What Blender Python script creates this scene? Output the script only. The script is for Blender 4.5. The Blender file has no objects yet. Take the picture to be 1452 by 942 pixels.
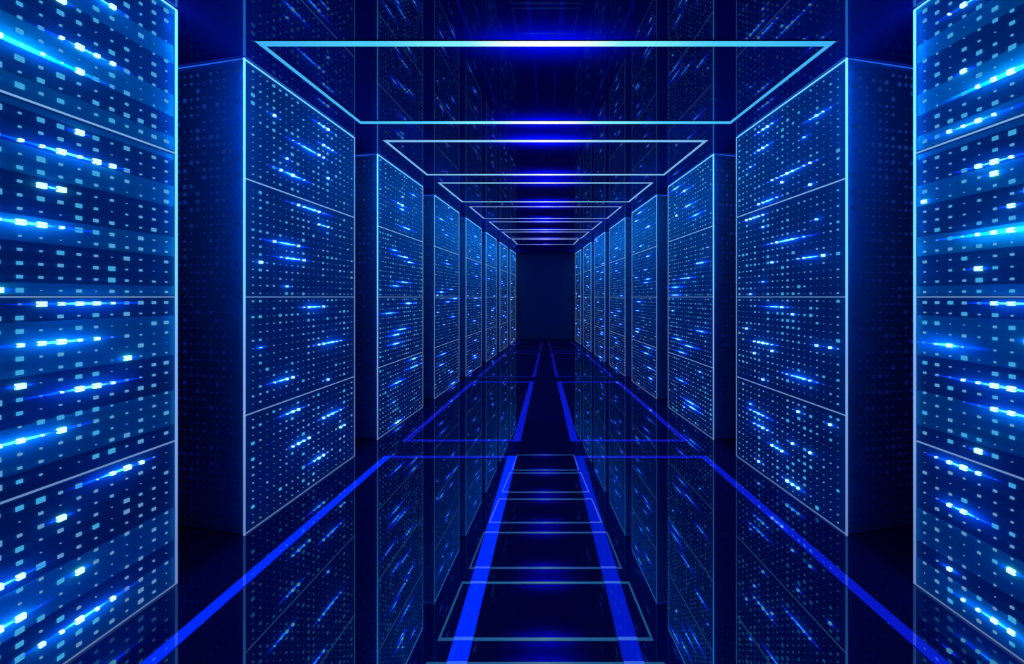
import bpy, math, random
from mathutils import Vector

scene = bpy.context.scene
COL = scene.collection
F = 340.0            # focal length in pixels of the 1452 px wide frame
VPX, VPY = 773.5, 421.3
EYE = 1.10           # camera height; the racks are twice as tall
H = 2.20
B = 0.128            # how much the rows close in per metre
ROW0 = 1.5325        # half width of the aisle at the camera
NB = math.sqrt(1 + B * B)
LY = 0.549
L = LY * NB          # rack width along the row
DEPTH = 1.0
CEIL = H + 0.003

# ------------------------------------------------------------------ helpers
class MB:
    """collects boxes, tubes and spindles of one mesh"""
    def __init__(self):
        self.v, self.f, self.m = [], [], []

    def quad_prism(self, pts, z0, z1, mat=0, top=None):
        n = len(self.v); k = len(pts)
        self.v += [(x, y, z0) for x, y in pts] + [(x, y, z1) for x, y in pts]
        self.f.append(tuple(n + i for i in reversed(range(k)))); self.m.append(mat)
        self.f.append(tuple(n + k + i for i in range(k))); self.m.append(mat if top is None else top)
        for i in range(k):
            j = (i + 1) % k
            self.f.append((n + i, n + j, n + k + j, n + k + i)); self.m.append(mat)

    def box(self, x0, x1, y0, y1, z0, z1, mat=0):
        self.quad_prism([(x0, y0), (x1, y0), (x1, y1), (x0, y1)], z0, z1, mat)

    def bevel_box(self, x0, x1, y0, y1, z0, z1, b):
        """box whose face at y0 has chamfered edges"""
        n = len(self.v)
        self.v += [(x0, y1, z0), (x1, y1, z0), (x1, y1, z1), (x0, y1, z1),
                   (x0, y0 + b, z0), (x1, y0 + b, z0), (x1, y0 + b, z1), (x0, y0 + b, z1),
                   (x0 + b, y0, z0 + b), (x1 - b, y0, z0 + b), (x1 - b, y0, z1 - b), (x0 + b, y0, z1 - b)]
        fs = [(0, 3, 2, 1), (8, 9, 10, 11)]
        for a in (0, 4):
            for i in range(4):
                j = (i + 1) % 4
                fs.append((a + i, a + j, a + 4 + j, a + 4 + i))
        for q in fs:
            self.f.append(tuple(n + i for i in q)); self.m.append(0)

    def tube(self, p, q, r, seg=8):
        p, q = Vector(p), Vector(q)
        d = (q - p).normalized()
        a = d.orthogonal().normalized(); b = d.cross(a)
        n = len(self.v)
        for c in (p, q):
            for i in range(seg):
                t = 2 * math.pi * i / seg
                self.v.append(tuple(c + a * (r * math.cos(t)) + b * (r * math.sin(t))))
        for i in range(seg):
            j = (i + 1) % seg
            self.f.append((n + i, n + j, n + seg + j, n + seg + i)); self.m.append(0)
        self.f.append(tuple(n + i for i in reversed(range(seg)))); self.m.append(0)
        self.f.append(tuple(n + seg + i for i in range(seg))); self.m.append(0)

    def spindle(self, half, r, seg=6, rings=15):
        """a tapering light pipe along x"""
        n = len(self.v)
        for k in range(rings):
            t = -1 + 2 * k / (rings - 1)
            rr = max(r * (1 - abs(t) ** 1.6), r * 0.06)
            for i in range(seg):
                a = 2 * math.pi * (i + .5) / seg
                self.v.append((t * half, rr * math.cos(a) * .8, rr * math.sin(a)))
        for k in range(rings - 1):
            for i in range(seg):
                j = (i + 1) % seg
                self.f.append((n + k * seg + i, n + k * seg + j, n + (k + 1) * seg + j, n + (k + 1) * seg + i)); self.m.append(0)
        self.f.append(tuple(n + i for i in reversed(range(seg)))); self.m.append(0)
        e = n + (rings - 1) * seg
        self.f.append(tuple(e + i for i in range(seg))); self.m.append(0)

    def mesh(self, name, mats):
        me = bpy.data.meshes.new(name)
        me.from_pydata(self.v, [], self.f)
        for m in mats if isinstance(mats, (list, tuple)) else [mats]:
            me.materials.append(m)
        me.polygons.foreach_set('material_index', self.m)
        me.update()
        # consistent outward normals
        import bmesh
        bm = bmesh.new(); bm.from_mesh(me)
        bmesh.ops.recalc_face_normals(bm, faces=bm.faces)
        bm.to_mesh(me); bm.free()
        return me

    def build(self, name, mats, parent=None):
        return link(name, self.mesh(name, mats), parent)


def link(name, data, parent=None, loc=None):
    o = bpy.data.objects.new(name, data)
    COL.objects.link(o)
    if parent is not None:
        o.parent = parent
    if loc is not None:
        o.location = loc
    return o


def thing(name, label, cat, group=None, loc=(0, 0, 0), rz=0.0):
    o = link(name, None)
    o.location = loc; o.rotation_euler = (0, 0, rz)
    o.empty_display_size = .2
    o['label'] = label; o['category'] = cat
    if group:
        o['group'] = group
    return o


# ------------------------------------------------------------------ materials
def new_mat(name):
    m = bpy.data.materials.new(name); m.use_nodes = True
    nt = m.node_tree; nt.nodes.clear()
    out = nt.nodes.new('ShaderNodeOutputMaterial')
    return m, nt, out


def painted(name, col, rough=.5, spec=.2, noise=.0):
    m, nt, out = new_mat(name)
    p = nt.nodes.new('ShaderNodeBsdfPrincipled')
    p.inputs['Roughness'].default_value = rough
    p.inputs['Specular IOR Level'].default_value = spec
    if noise:
        tc = nt.nodes.new('ShaderNodeTexCoord')
        n = nt.nodes.new('ShaderNodeTexNoise'); n.inputs['Scale'].default_value = 3.0
        r = nt.nodes.new('ShaderNodeValToRGB')
        r.color_ramp.elements[0].position = .3; r.color_ramp.elements[1].position = .7
        r.color_ramp.elements[0].color = (*[c * (1 - noise) for c in col], 1)
        r.color_ramp.elements[1].color = (*[c * (1 + noise) for c in col], 1)
        nt.links.new(tc.outputs['Object'], n.inputs['Vector'])
        nt.links.new(n.outputs['Fac'], r.inputs['Fac'])
        nt.links.new(r.outputs['Color'], p.inputs['Base Color'])
    else:
        p.inputs['Base Color'].default_value = (*col, 1)
    nt.links.new(p.outputs[0], out.inputs['Surface'])
    return m


def polished(name, diff, gloss, fac, rough=.01):
    """dark lacquer: a diffuse ground under an even mirror coat"""
    m, nt, out = new_mat(name)
    d = nt.nodes.new('ShaderNodeBsdfDiffuse'); d.inputs['Color'].default_value = (*diff, 1)
    g = nt.nodes.new('ShaderNodeBsdfGlossy'); g.inputs['Color'].default_value = (*gloss, 1)
    g.inputs['Roughness'].default_value = rough
    mx = nt.nodes.new('ShaderNodeMixShader'); mx.inputs[0].default_value = fac
    nt.links.new(d.outputs[0], mx.inputs[1]); nt.links.new(g.outputs[0], mx.inputs[2])
    nt.links.new(mx.outputs[0], out.inputs['Surface'])
    return m


def glow(name, col, strength, sample=True, gloss=0.0):
    m, nt, out = new_mat(name)
    e = nt.nodes.new('ShaderNodeEmission')
    e.inputs['Color'].default_value = (*col, 1); e.inputs['Strength'].default_value = strength
    if gloss:
        g = nt.nodes.new('ShaderNodeBsdfGlossy'); g.inputs['Color'].default_value = (gloss * .7, gloss * .9, gloss, 1)
        g.inputs['Roughness'].default_value = .01
        a = nt.nodes.new('ShaderNodeAddShader')
        nt.links.new(e.outputs[0], a.inputs[0]); nt.links.new(g.outputs[0], a.inputs[1])
        nt.links.new(a.outputs[0], out.inputs['Surface'])
    else:
        nt.links.new(e.outputs[0], out.inputs['Surface'])
    if not sample:
        m.cycles.emission_sampling = 'NONE'
    return m


def ramp_glow(name, coord, axis, stops, scale=1.0, absolute=False, sample=True):
    """light whose LEDs change colour along its length: stops = (pos, (r,g,b)), colours may exceed 1"""
    m, nt, out = new_mat(name)
    tc = nt.nodes.new('ShaderNodeTexCoord'); sx = nt.nodes.new('ShaderNodeSeparateXYZ')
    nt.links.new(tc.outputs[coord], sx.inputs[0])
    src = sx.outputs[axis]
    mu = nt.nodes.new('ShaderNodeMath'); mu.operation = 'MULTIPLY'; mu.inputs[1].default_value = scale
    nt.links.new(src, mu.inputs[0]); src = mu.outputs[0]
    if absolute:
        ab = nt.nodes.new('ShaderNodeMath'); ab.operation = 'ABSOLUTE'
        nt.links.new(src, ab.inputs[0]); src = ab.outputs[0]
    r = nt.nodes.new('ShaderNodeValToRGB')
    r.color_ramp.interpolation = 'EASE'
    top = max(max(c) for _, c in stops)
    el = r.color_ramp.elements
    while len(el) < len(stops):
        el.new(.5)
    for e, (p, c) in zip(el, stops):
        e.position = p; e.color = (*[x / top for x in c], 1)
    nt.links.new(src, r.inputs['Fac'])
    e = nt.nodes.new('ShaderNodeEmission'); e.inputs['Strength'].default_value = top
    nt.links.new(r.outputs['Color'], e.inputs['Color'])
    nt.links.new(e.outputs[0], out.inputs['Surface'])
    if not sample:
        m.cycles.emission_sampling = 'NONE'
    return m


M = {}
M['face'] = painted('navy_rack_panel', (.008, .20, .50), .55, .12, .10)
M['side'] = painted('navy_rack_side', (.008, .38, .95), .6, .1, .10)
M['band'] = painted('blue_rack_band', (.012, .62, .90), .5, .12)
M['shell'] = painted('dark_rack_shell', (.004, .02, .10), .6, .1)
M['floor'] = polished('polished_navy_floor', (.003, .014, .14), (.22, .64, 1.0), .24, 0)
M['ceiling'] = polished('polished_navy_ceiling', (.003, .014, .22), (.42, .75, 1.0), .13, 0)
M['wall'] = painted('navy_end_wall', (.005, .11, .30), .6, .1)
M['led'] = ramp_glow('pale_blue_led', 'Object', 2, [(0, (.12, .26, .50)), (.5, (.09, .34, .66)), (1, (.05, .34, .70))], 1 / H, sample=False)
M['led_one'] = glow('pale_blue_led_single', (.045, .36, .72), 1.0, sample=False)
M['led_bright'] = glow('white_cyan_led', (.50, 1.0, 1.05), 1.5)
M['side_led'] = ramp_glow('dim_blue_side_led', 'Object', 2, [(0, (.000, .001, .035)), (.4, (.001, .006, .10)), (1, (.004, .03, .22))], 1 / H, sample=False)
M['edge'] = ramp_glow('cyan_edge_light', 'Object', 2, [(0, (.14, .24, .55)), (.35, (.22, .42, .90)), (.62, (.20, .80, 1.5)), (.85, (.20, 1.0, 2.6)), (1, (.24, 1.1, 3.0))], 1 / H)
M['edge_soft'] = ramp_glow('soft_edge_light', 'Object', 2, [(0, (.10, .17, .42)), (.5, (.11, .28, .66)), (.8, (.10, .46, 1.0)), (1, (.12, .58, 1.2))], 1 / H)
M['edge_thin'] = ramp_glow('thin_edge_light', 'Object', 2, [(0, (.12, .19, .46)), (.5, (.16, .30, .62)), (.8, (.14, .45, .95)), (1, (.20, .55, 1.2))], 1 / H)
M['seam'] = ramp_glow('seam_light', 'Object', 2, [(0, (.11, .18, .42)), (.5, (.17, .33, .66)), (1, (.20, .50, .90))], 1 / H)
M['top_edge'] = glow('cyan_top_edge_light', (.16, .62, 1.4), 1.5)
M['side_edge'] = glow('blue_top_edge_light', (.01, .12, .9), 1.0)
M['streak'] = ramp_glow('blue_activity_light', 'Generated', 0, [(0, (0, .02, .8)), (.3, (0, .22, 5.5)), (.5, (.20, 2.0, 10.0)), (.7, (0, .22, 5.5)), (1, (0, .02, .8))])
M['streak_hot'] = ramp_glow('cyan_activity_light', 'Generated', 0, [(0, (0, .05, 1.0)), (.3, (0, .9, 7.0)), (.5, (.05, 4.0, 9.0)), (.7, (0, .9, 7.0)), (1, (0, .05, 1.0))])
BAR = [
    [(0, (1.1, 1.15, 1.3)), (.10, (.9, 1.1, 1.25)), (.30, (.22, .9, 1.2)), (.62, (.07, .62, 1.1)), (1, (.05, .45, 1.0))],
    [(0, (1.1, 1.15, 1.3)), (.10, (.75, .95, 1.2)), (.35, (.25, .66, 1.1)), (.7, (.2, .52, .95)), (1, (.16, .42, .85))],
    [(0, (.85, .95, 1.5)), (.12, (.48, .62, 1.3)), (.4, (.25, .40, 1.05)), (.7, (.22, .34, .92)), (1, (.20, .31, .84))],
]
for i, st in enumerate(BAR):
    M['bar%d' % i] = ramp_glow('ceiling_bar_light_%d' % i, 'Object', 0, st, .8, True)
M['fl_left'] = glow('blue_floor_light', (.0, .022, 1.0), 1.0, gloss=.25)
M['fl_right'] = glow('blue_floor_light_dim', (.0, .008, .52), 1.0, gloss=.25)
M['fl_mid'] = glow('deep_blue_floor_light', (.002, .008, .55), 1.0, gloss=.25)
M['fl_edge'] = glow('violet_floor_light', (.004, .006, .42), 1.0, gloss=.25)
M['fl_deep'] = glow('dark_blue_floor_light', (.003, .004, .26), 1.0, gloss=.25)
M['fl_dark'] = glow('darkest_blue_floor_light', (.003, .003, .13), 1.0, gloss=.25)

# ------------------------------------------------------------------ the setting
def struct(name, mb, mat, label):
    o = mb.build(name, mat)
    o['kind'] = 'structure'; o['label'] = label; o['category'] = name.split('_')[0]
    return o

b = MB(); b.box(-3.2, 3.2, -1.0, 6.50, -.10, 0); struct('floor', b, M['floor'], 'polished dark navy floor reflecting the server racks')
b = MB(); b.box(-3.2, 3.2, -1.0, 6.50, CEIL, CEIL + .10); struct('ceiling', b, M['ceiling'], 'glossy navy ceiling with blue halos around light frames')
b = MB(); b.box(-3.2, 3.2, 6.26, 6.36, .0, CEIL); struct('wall_back', b, M['wall'], 'plain dark navy end wall closing the aisle')

# ------------------------------------------------------------------ racks
OFF = [.0567, .080, .037, .0566]
PITCH = .0682
def uc(c): return (.054 + .0477 * (c - 1)) * L
def zc(m, r): return H * (1 - .25 * (m + OFF[m] + PITCH * r))

# sizes of the lights of the nearest rack, columns 10..20, one string of 14 per module
NEAR = {
 20: ["54010421341115"[:14], "33255332234223"[:14], "42530253032514", "10422133221311"],
 19: ["44340245302545", "42221335231130", "42512343423211", "23132424312343"],
 18: ["33235101411254", "22202332542322", "52125222542445", "44134330243455"],
 17: ["45530143505353", "52541122135233", "45141613312152", "62155241133432"],
 16: ["44654225454245", "21533314451664", "32121113323246", "42310223110434"],
 15: ["34525413425253", "54663234533431", "55342256454515", "13235234221353"],
 14: ["33330342616322", "63325355623234", "52532556253411", "53224326113654"],
 13: ["33243652331625", "54633641315432", "44264332256321", "31641415225355"],
 12: ["32435222433353", "53365652622331", "61252212152232", "63421632152426"],
 11: ["34253244351626", "22324333623445", "25545564425334", "51354542665633"],
 10: ["32415326325263", "63453362314426", "25422126524566", "42652611644533"],
}
# (module, row, centre column, half length in columns, hot?)  half length 0: one bright light with a short halo
ST = {}
ST[('l', 0)] = [(0,5,13,0,0),(0,8,14.5,3.4,0),(0,10,11.0,5.2,2),(0,3,15.5,2,0),
    (1,0,14,0,0),(1,2,13.3,4.5,1),(1,5,12.5,0.9,0),(1,8,11.2,4.2,1),(1,13,10,0,0),
    (2,0,14.3,4.2,1),(2,3,13,3.8,1),(2,5,17,0,0),(2,6,11,0,0),(2,7,14.5,3.8,1),(2,10,11,4.2,1),
    (3,0,16.3,3.2,1),(3,2,13,0,0),(3,5,10,2.6,1),(3,7,14,0,0),(3,8,10,2.8,1),(3,11,14.3,3.8,1)]
ST[('r', 0)] = [(0,2,16,3.5,0),(0,8,17,0,0),(0,10,14,4.8,2),(0,13,16.5,4,0),
    (1,2,15,3.2,0),(1,3,15,0,0),(1,4,20,0,0),(1,5,13,0,0),(1,6,14,0,0),(1,8,13.8,5.5,2),(1,11,16,0,0),
    (2,0,14,3,1),(2,3,13,0,0),(2,4,18.3,3.2,1),(2,7,14.5,5,1),(2,9,14,3.2,1),(2,13,16,0.9,0),
    (3,0,17.3,3,1),(3,4,17,2.4,1),(3,7,14,0,0),(3,10,18,0,0),(3,12,15,3.6,0)]
ST[('l', 1)] = [(0,4,4,0,0),(0,1,13,3,0),(0,6,10,5,1),(0,4,14,3,0),(0,9,6,.9,0),(0,11,7,4.5,1),(0,9,14,0,0),
    (1,0,10.5,5.5,1),(1,2,13,2,0),(1,6,6,4.5,1),(1,8,7,4,1),(1,9,2,0,0),(1,12,6,.9,0),
    (2,1,11,3.5,1),(2,6,2,.9,0),(2,7,14.5,4.5,1),(2,11,5.3,3,0),(2,13,14,0,0),
    (3,1,7,3,0),(3,4,15,4,1),(3,7,17.5,.9,0),(3,6,8.4,2.6,0),(3,10,11.8,2.8,0)]
ST[('r', 1)] = [(0,1,13.5,3.5,0),(0,4,4,3,0),(0,4,14,3,0),(0,6,6,.9,0),(0,10,8.5,6,0),(0,6,17,.9,0),(0,11,10,.9,0),(0,13,5,0,0),(0,13,13,3.5,1),
    (1,0,16,4,0),(1,2,14,.9,0),(1,3,4,.9,0),(1,5,9,6,1),(1,8,5,3.5,0),(1,8,12,0,0),(1,11,14,.9,0),(1,13,17,.9,0),
    (2,1,11.5,4,0),(2,2,8,.9,0),(2,5,18,0,0),(2,7,14,4,0),(2,9,16,0,0),(2,8,12,0,0),(2,6,4,0,0),(2,6,2,0,0),(2,11,6.8,4,1),(2,13,14,0,0),
    (3,3,17,.9,0),(3,4,15,4,0),(3,6,14.6,3,0),(3,1,7,0,0),(3,1,2,0,0),(3,8,11,2.8,0),(3,6,8,0,0),(3,6,5,0,0),(3,12,8,2.8,0),(3,12,15,0,0)]

LEDW = lambda s: max(.0019 * s - .0004, .0009)
LEDH = lambda s: max(.0025 * s - .0002, .0013)
led_mesh = {}
def led_data(s, bright):
    k = (s, bright)
    if k not in led_mesh:
        b = MB(); w, h = LEDW(s) / 2, LEDH(s) / 2
        b.bevel_box(-w, w, -(.0125 if bright else .005), .003, -h, h, min(w, h) * .15)
        led_mesh[k] = b.mesh('indicator_light', M['led_bright' if bright else 'led_one'])
    return led_mesh[k]


ORD = ['first', 'second', 'third', 'fourth', 'fifth', 'sixth', 'seventh', 'farthest']
def make_rack(side, k):
    rnd = random.Random(1000 * k + (7 if side == 'r' else 0))
    s = -1 if side == 'l' else 1
    y0 = .368 + .738 * k
    y1 = y0 + LY
    near = Vector((s * (ROW0 - B * y0), y0, 0)); far = Vector((s * (ROW0 - B * y1), y1, 0))
    if side == 'l':
        d = far - near; origin = near; U = lambda u: u
    else:
        d = near - far; origin = far; U = lambda u: L - u
    rz = math.atan2(d.y, d.x)
    word = 'left' if side == 'l' else 'right'
    if k == 0:
        label = 'tall navy server rack with wide lighter bands, nearest in the %s row' % word
    elif k == 7:
        label = 'farthest dark blue server rack of the %s row, beside the end wall' % word
    else:
        label = 'tall navy server rack with glowing cyan edge, %s from the camera in the %s row' % (ORD[k], word)
    root = thing('server_rack', label, 'server rack', 'server racks lining the aisle', origin, rz)

    # cabinet shell: top, bottom, back and side walls around the modules
    b = MB(); b.bevel_box(.004, L - .004, .010, DEPTH, .0, H - .004, .004)
    b.build('cabinet', M['shell'], root)
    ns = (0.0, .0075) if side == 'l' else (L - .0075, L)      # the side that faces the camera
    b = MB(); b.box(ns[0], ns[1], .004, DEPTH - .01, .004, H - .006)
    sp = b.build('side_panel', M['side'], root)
    b = MB()
    dirx = -1 if side == 'l' else 1
    xs = ns[0] if side == 'l' else ns[1]
    for c in range(10):
        for r in range(57):
            if rnd.random() < .25: continue
            q = rnd.choice([.3, .4, .5, .6, .9, 1.3]) * .0058
            y = .033 + .038 * c; z = H - .048 - .0375 * r
            a, e = (xs - .003, xs + .002) if dirx < 0 else (xs - .002, xs + .003)
            b.box(a, e, y - q, y + q, z - q * 1.15, z + q * 1.15)
    o = b.build('side_light', M['side_led'], sp); o['kind'] = 'stuff'; o['label'] = 'dim blue dots on the rack side'

    streaks = ST.get((side, k))
    if streaks is None:
        streaks = []
        for m in range(4):
            rows = rnd.sample(range(14), 5 if k < 4 else 4)
            for r in rows:
                hl = rnd.choice([0, 3, 4, 4.5, 5, 6])
                streaks.append((m, r, rnd.uniform(4, 17) if hl else rnd.randint(2, 19), hl, 1 if rnd.random() < .4 else 0))
    glowrow = {}
    for (m, r, c, hl, hot) in streaks:
        glowrow.setdefault((m, r), []).append((c, max(hl * (.62 if k < 2 else .34), .45)))

    # size of each of the 20 x 14 lights of the four modules
    leds = []
    rr = random.Random(31 * k + (5 if side == 'r' else 2))
    for m in range(4):
        colb = [rr.choice([-1, 0, 0, 1]) for _ in range(20)]
        for c in range(1, 21):
            for r in range(14):
                if k == 0 and c in NEAR:
                    q = int(NEAR[c][m][r])
                else:
                    q = rr.choices([0, 1, 2, 3, 4, 5, 6], [20, 32, 24, 13, 7, 3, 1])[0] + colb[c - 1]
                    q = min(max(q, 0), 6)
                br = any(abs(c - cc) <= w for cc, w in glowrow.get((m, r), []))
                if k > 2: q = max(q - 1, 0)
                if br and k and q < 3: q = rr.choice([1, 2, 2, 3, 4] if k == 1 else [1, 1, 1, 2, 2])
                if any(w <= .5 and abs(c - cc) <= w for cc, w in glowrow.get((m, r), [])): q = max(q, 4 if k < 2 else 2)
                u = uc(c); y = y0 + u / NB; x = abs(ROW0 - B * y); z = zc(m, r)
                px = VPX + s * F * x / y; py = VPY - F * (z - EYE) / y
                vis = 0 <= px <= 1452 and 0 <= py <= 942
                leds.append((LEDW(q) * LEDH(q) / y ** 3 if vis else 0, m, c, r, q, br))
    single = set()
    if k < 3:
        single = set((l[1], l[2], l[3]) for l in sorted(leds, key=lambda l: -l[0])[:100])

    zt = [H - .25 * H * m for m in range(5)]
    for m in range(4):
        b = MB()
        b.bevel_box(.0, L, .0, .012, zt[m + 1] + .003, zt[m] - .003, .002)
        mod = b.build('server_module', M['face'], root)
        if k == 0:
            bands = [[(.0, .012), (.065, .097), (.150, .188), (.222, .247)], [(.253, .263), (.307, .344), (.395, .430), (.480, .497)],
                     [(.53, .60), (.66, .72)], [(.862, .920), (.948, .996)]][m]
            for (v0, v1) in bands:
                b = MB(); b.bevel_box(.0045, L - .0045, -.0015, .003, H * (1 - v1), H * (1 - v0) - .004, .0007)
                b.build('light_band', M['band'], mod)
        rest = {False: MB(), True: MB()}
        for (_, mm, c, r, q, br) in leds:
            if mm != m: continue
            x, z = U(uc(c)), zc(m, r)
            if (m, c, r) in single:
                link('indicator_light', led_data(q, br), mod, (x, 0, z))
            else:
                w, h = LEDW(q) / 2, LEDH(q) / 2
                rest[br].box(x - w, x + w, -(.0125 if br else .005), .003, z - h, z + h, 1 if br else 0)
        both = MB()
        for key in (False, True):
            n = len(both.v)
            both.v += rest[key].v; both.f += [tuple(i + n for i in f) for f in rest[key].f]; both.m += rest[key].m
        o = both.build('indicator_light', [M['led'], M['led_bright']], mod)
        o['kind'] = 'stuff'
        for (mm, r, c, hl, hot) in streaks:
            if mm != m: continue
            hl2 = hl if hl > 1 else .8
            b = MB()
            b.spindle(hl2 * .0477 * L, (.0024, .0034, .0062)[hot] if hl > 1 else .0026)
            link('activity_light', b.mesh('activity_light', M['streak_hot' if hot == 2 else 'streak']), mod, (U(uc(c)), -.0045, zc(m, r)))

    # unseen points added to spread a soft glow around the busiest lights
    if k < 3:
        toward = Vector((-d.y, d.x, 0)).normalized() * -1.0
        for (m, r, c, hl, hot) in streaks:
            n = 1 if hl < 1.5 else (5 if k < 2 else 3)
            for j in range(n):
                t = 0 if n == 1 else -1 + 2 * (j + .5) / n
                cc = c + t * hl * .62
                u = uc(cc)
                if not (-.02 < u < L + .02): continue
                pos = origin + d.normalized() * U(u) + toward * (.030 if hot == 2 else .024 if n > 1 else .017)
                ld = bpy.data.lights.new('panel_glow', 'POINT'); ld.shadow_soft_size = 0.0
                ld.energy = (.009 if n == 1 else (.009, .015, .034)[hot] * math.exp(-1.6 * t * t)) * (1.0 if k < 2 else .8)
                ld.color = (0, .16 if hot < 2 else .38, 1)
                o = bpy.data.objects.new('panel_glow', ld); COL.objects.link(o)
                o.location = (pos.x, pos.y, zc(m, r))

    # bare point lights added along the corner to widen the edge light's glow
    if k < 3:
        inward = d.normalized() * (1 if side == 'l' else -1)
        toward = Vector((-d.y, d.x, 0)).normalized() * -1.0
        for j in range(16):
            z = H - .07 - .085 * j
            e = (.075, .060, .030)[k] * (1 - j / 17.0) ** 1.3
            pos = far + toward * .020 + inward * .004 if k == 0 else near + toward * .020 - inward * .016
            ld = bpy.data.lights.new('edge_glow', 'POINT'); ld.shadow_soft_size = 0.0
            ld.energy = e; ld.color = (0, .22, 1)
            o = bpy.data.objects.new('edge_glow', ld); COL.objects.link(o); o.location = (pos.x, pos.y, z)

    # lit outlines
    un, uf = U(-.004), U(L - .001)
    b = MB(); b.tube((un, -.009, .004), (un, -.009, H - .003), .0037); b.build('edge_light', M['edge' if k < 3 else 'edge_soft'], root)
    b = MB(); b.tube((uf, -.006 if k == 0 else -.004, .004), (uf, -.006 if k == 0 else -.004, H - .003), (.0031 if k == 0 else .0020))
    b.build('edge_light', M['edge' if k == 0 else 'edge_thin'], root)
    b = MB(); b.tube((U(.001), -.004, H - .003), (U(L - .002), -.004, H - .003), .0030); b.build('top_light', M['top_edge'], root)
    b = MB(); b.tube((U(.001), -.003, .004), (U(L - .002), -.003, .004), .0026); b.build('seam_light', M['seam'], root)
    for m in (1, 2, 3):
        b = MB(); b.box(.001, L - .001, -.002, .009, zt[m] - .0018, zt[m] + .0018); b.build('seam_light', M['seam'], root)
    b = MB(); b.tube((U(-.003), 0, H - .003), (U(-.003), DEPTH - .02, H - .003), .0022); b.build('top_light', M['side_edge'], root)
    return root


for k in range(8):
    for side in ('l', 'r'):
        make_rack(side, k)

# ------------------------------------------------------------------ ceiling light frames
BARZ = CEIL - .004          # underside of the bars
HB = BARZ - EYE
FRAMES = [(363, 413, 245.5, 262.5), (222.5, 231, 172.5, 168.5), (162.5, 153.5, 134.5, 118.7), (128.5, 109, 111, 88),
          (107, 81, 95.3, 66.3), (92.5, 62.7, 83, 50.8), (82, 48.2, 74.5, 40.4)]
FL = ['largest rectangular light frame on the ceiling, nearest the camera, cyan with white centre',
      'second rectangular light frame from the camera on the ceiling, pale cyan bars',
      'third rectangular light frame from the camera on the ceiling',
      'fourth rectangular light frame from the camera, middle one of the seven on the ceiling',
      'fifth rectangular light frame from the camera on the ceiling, pale lavender',
      'sixth rectangular light frame on the ceiling, second from the end wall',
      'smallest rectangular light frame on the ceiling, last before the end wall']
for i, (dn, hn, df, hf) in enumerate(FRAMES):
    yn, yf = F * HB / dn, F * HB / df
    xn, xf = hn * yn / F, hf * yf / F
    cy = (yn + yf) / 2
    root = thing('ceiling_light', FL[i], 'ceiling light', 'light frames in a row along the ceiling', (0, cy, CEIL))
    z0, z1 = BARZ - CEIL, BARZ - CEIL + .003
    w = .022
    g = (xn - xf) / (yf - yn)
    bm_ = M['bar%d' % (0 if i == 0 else 1 if i < 3 else 2)]
    X = lambda y: xn - g * (y - yn)
    ws = w * 1.05
    for (ya, yb) in ((yn, yn + w), (yf - w, yf)):
        b = MB(); b.quad_prism([(-X(ya), ya - cy), (X(ya), ya - cy), (X(yb), yb - cy), (-X(yb), yb - cy)], z0, z1, 1)
        b.m[-6] = 0
        b.build('cross_bar', [bm_, M['shell']], root)
    for s in (-1, 1):
        b = MB(); ya, yb = yn + w, yf - w
        pts = [(s * (X(ya) - ws), ya - cy), (s * X(ya), ya - cy), (s * X(yb), yb - cy), (s * (X(yb) - ws), yb - cy)]
        b.quad_prism(pts, z0, z1, 1)
        b.m[-6] = 0
        b.build('side_bar', [bm_, M['shell']], root)

# unseen side-aimed spots, added to brighten the rack faces from the top
def rack_fill(x, y, z, power, col, ang=158, blend=.9):
    ld = bpy.data.lights.new('rack_fill_spot', 'SPOT'); ld.energy = power; ld.color = col
    ld.spot_size = math.radians(ang); ld.spot_blend = blend; ld.shadow_soft_size = 0.0
    o = bpy.data.objects.new('rack_fill_spot', ld); COL.objects.link(o); o.location = (x, y, z)
    o.rotation_euler = (0, math.radians(-66 if x > 0 else 66), 0)
def halo(x, y, power, drop):
    # unseen blue spots added to make the halo around the bars
    ld = bpy.data.lights.new('ceiling_halo_spot', 'SPOT'); ld.energy = power; ld.color = (0, .04, 1)
    ld.spot_size = math.radians(165); ld.spot_blend = 1.0; ld.shadow_soft_size = 0.0
    o = bpy.data.objects.new('ceiling_halo_spot', ld); COL.objects.link(o); o.location = (x, y, CEIL - drop); o.rotation_euler = (math.pi, 0, 0)
for i, (dn, hn, df, hf) in enumerate(FRAMES):
    for side, (dd, hh) in enumerate(((dn, hn), (df, hf))):
        yy = F * HB / dd
        for j in range(-7, 8):
            xx = j * .062 * (1 - .04 * i)
            halo(xx, yy + (.011 if side == 0 else -.011), (.46, .80, .80, .75, .75, .7, .6)[i] * math.exp(-(j / 4.2) ** 2), .055)
for y, p in ((-.25, .55), (.55, 1.0), (1.0, 1.5), (1.59, 4.0), (2.21, 6.5), (2.82, 9.5), (3.42, 11), (3.98, 11), (4.50, 10), (5.1, 8), (5.7, 7)):
    for sx in (-1, 1):
        rack_fill(sx * .52 * (ROW0 - B * y), y, 2.08, p * .50, (.02, .36 if y < 2 else .46, 1))

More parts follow.
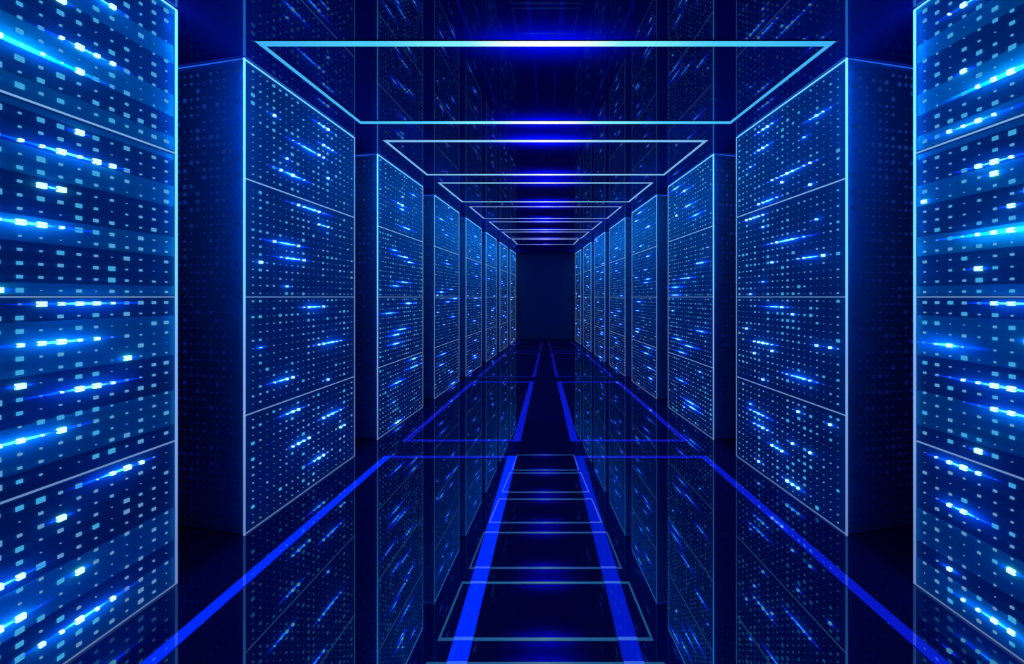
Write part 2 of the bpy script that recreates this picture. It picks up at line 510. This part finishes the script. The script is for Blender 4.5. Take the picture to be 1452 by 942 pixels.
# ------------------------------------------------------------------ floor light outlines
def outer(Y): return 1.1822 - .106 * (Y - .7767)
SEG = [  # near Y, far Y, inner strip (near in, near out, far in, far out), near cross?, far cross?
    (.30, 1.655, (.252, .312, .198, .2605), False, True),
    (1.824, 3.104, (.190, .249, .150, .2026), True, True),
    (3.285, 4.70, (.134, .185, .097, .139), True, True),
    (4.86, 5.95, (.093, .134, .060, .098), True, False)]
NM = ['nearest', 'second', 'third', 'farthest']
for s in (-1, 1):
    word = 'left' if s < 0 else 'right'
    for i, (ya, yb, (a0, a1, b0, b1), nc, fc) in enumerate(SEG):
        lab = {0: 'nearest blue floor light outline on the %s side, its stripe running out of the frame',
               1: 'second blue floor light outline from the camera on the %s side of the walkway',
               2: 'third dim blue floor light outline from the camera on the %s side of the walkway',
               3: 'farthest faint blue floor light outline on the %s side, before the end wall'}[i] % word
        root = thing('floor_light', lab, 'floor light', 'light outlines set in the floor', (0, ya, 0))
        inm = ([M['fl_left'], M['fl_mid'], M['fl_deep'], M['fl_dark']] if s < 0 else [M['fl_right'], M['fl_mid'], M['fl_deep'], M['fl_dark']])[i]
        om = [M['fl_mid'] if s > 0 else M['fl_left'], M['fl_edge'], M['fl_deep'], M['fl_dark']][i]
        t = .003
        w = .0228
        def strip(name, pts, mat):
            b = MB(); b.quad_prism([(s * x, y - ya) for x, y in pts], .0, t); b.build(name, mat, root)
        strip('stripe', [(outer(ya) - w, ya), (outer(ya) + w, ya), (outer(yb) + w, yb), (outer(yb) - w, yb)], om)
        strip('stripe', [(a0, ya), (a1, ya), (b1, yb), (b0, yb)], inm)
        cw = .020 if i < 2 else .035
        cm = M['fl_edge'] if i < 2 else M['fl_dark']
        if nc: strip('cross_line', [(a1, ya), (outer(ya) - w, ya), (outer(ya) - w, ya + cw), (a1, ya + cw)], cm)
        if fc: strip('cross_line', [(b1, yb - cw), (outer(yb) - w, yb - cw), (outer(yb) - w, yb), (b1, yb)], cm)

# ------------------------------------------------------------------ world, camera, view
w = bpy.data.worlds.new('navy_surroundings'); scene.world = w
w.use_nodes = True
bg = w.node_tree.nodes['Background']
bg.inputs['Color'].default_value = (.002, .02, .30, 1)
bg.inputs['Strength'].default_value = .25

cd = bpy.data.cameras.new('camera'); cam = bpy.data.objects.new('camera', cd); COL.objects.link(cam)
cam.location = (0, 0, EYE); cam.rotation_euler = (math.pi / 2, 0, 0)
cd.sensor_fit = 'HORIZONTAL'; cd.sensor_width = 36.0
cd.lens = 36.0 * F / 1452
cd.shift_x = (726 - VPX) / 1452
cd.shift_y = (VPY - 471) / 1452
cd.clip_start = .01
scene.camera = cam

vs = scene.view_settings
vs.view_transform = 'Standard'; vs.look = 'None'; vs.gamma = 1.0; vs.exposure = 0.0
vs.use_curve_mapping = False
scene.cycles.use_denoising = True
scene.cycles.max_bounces = 6
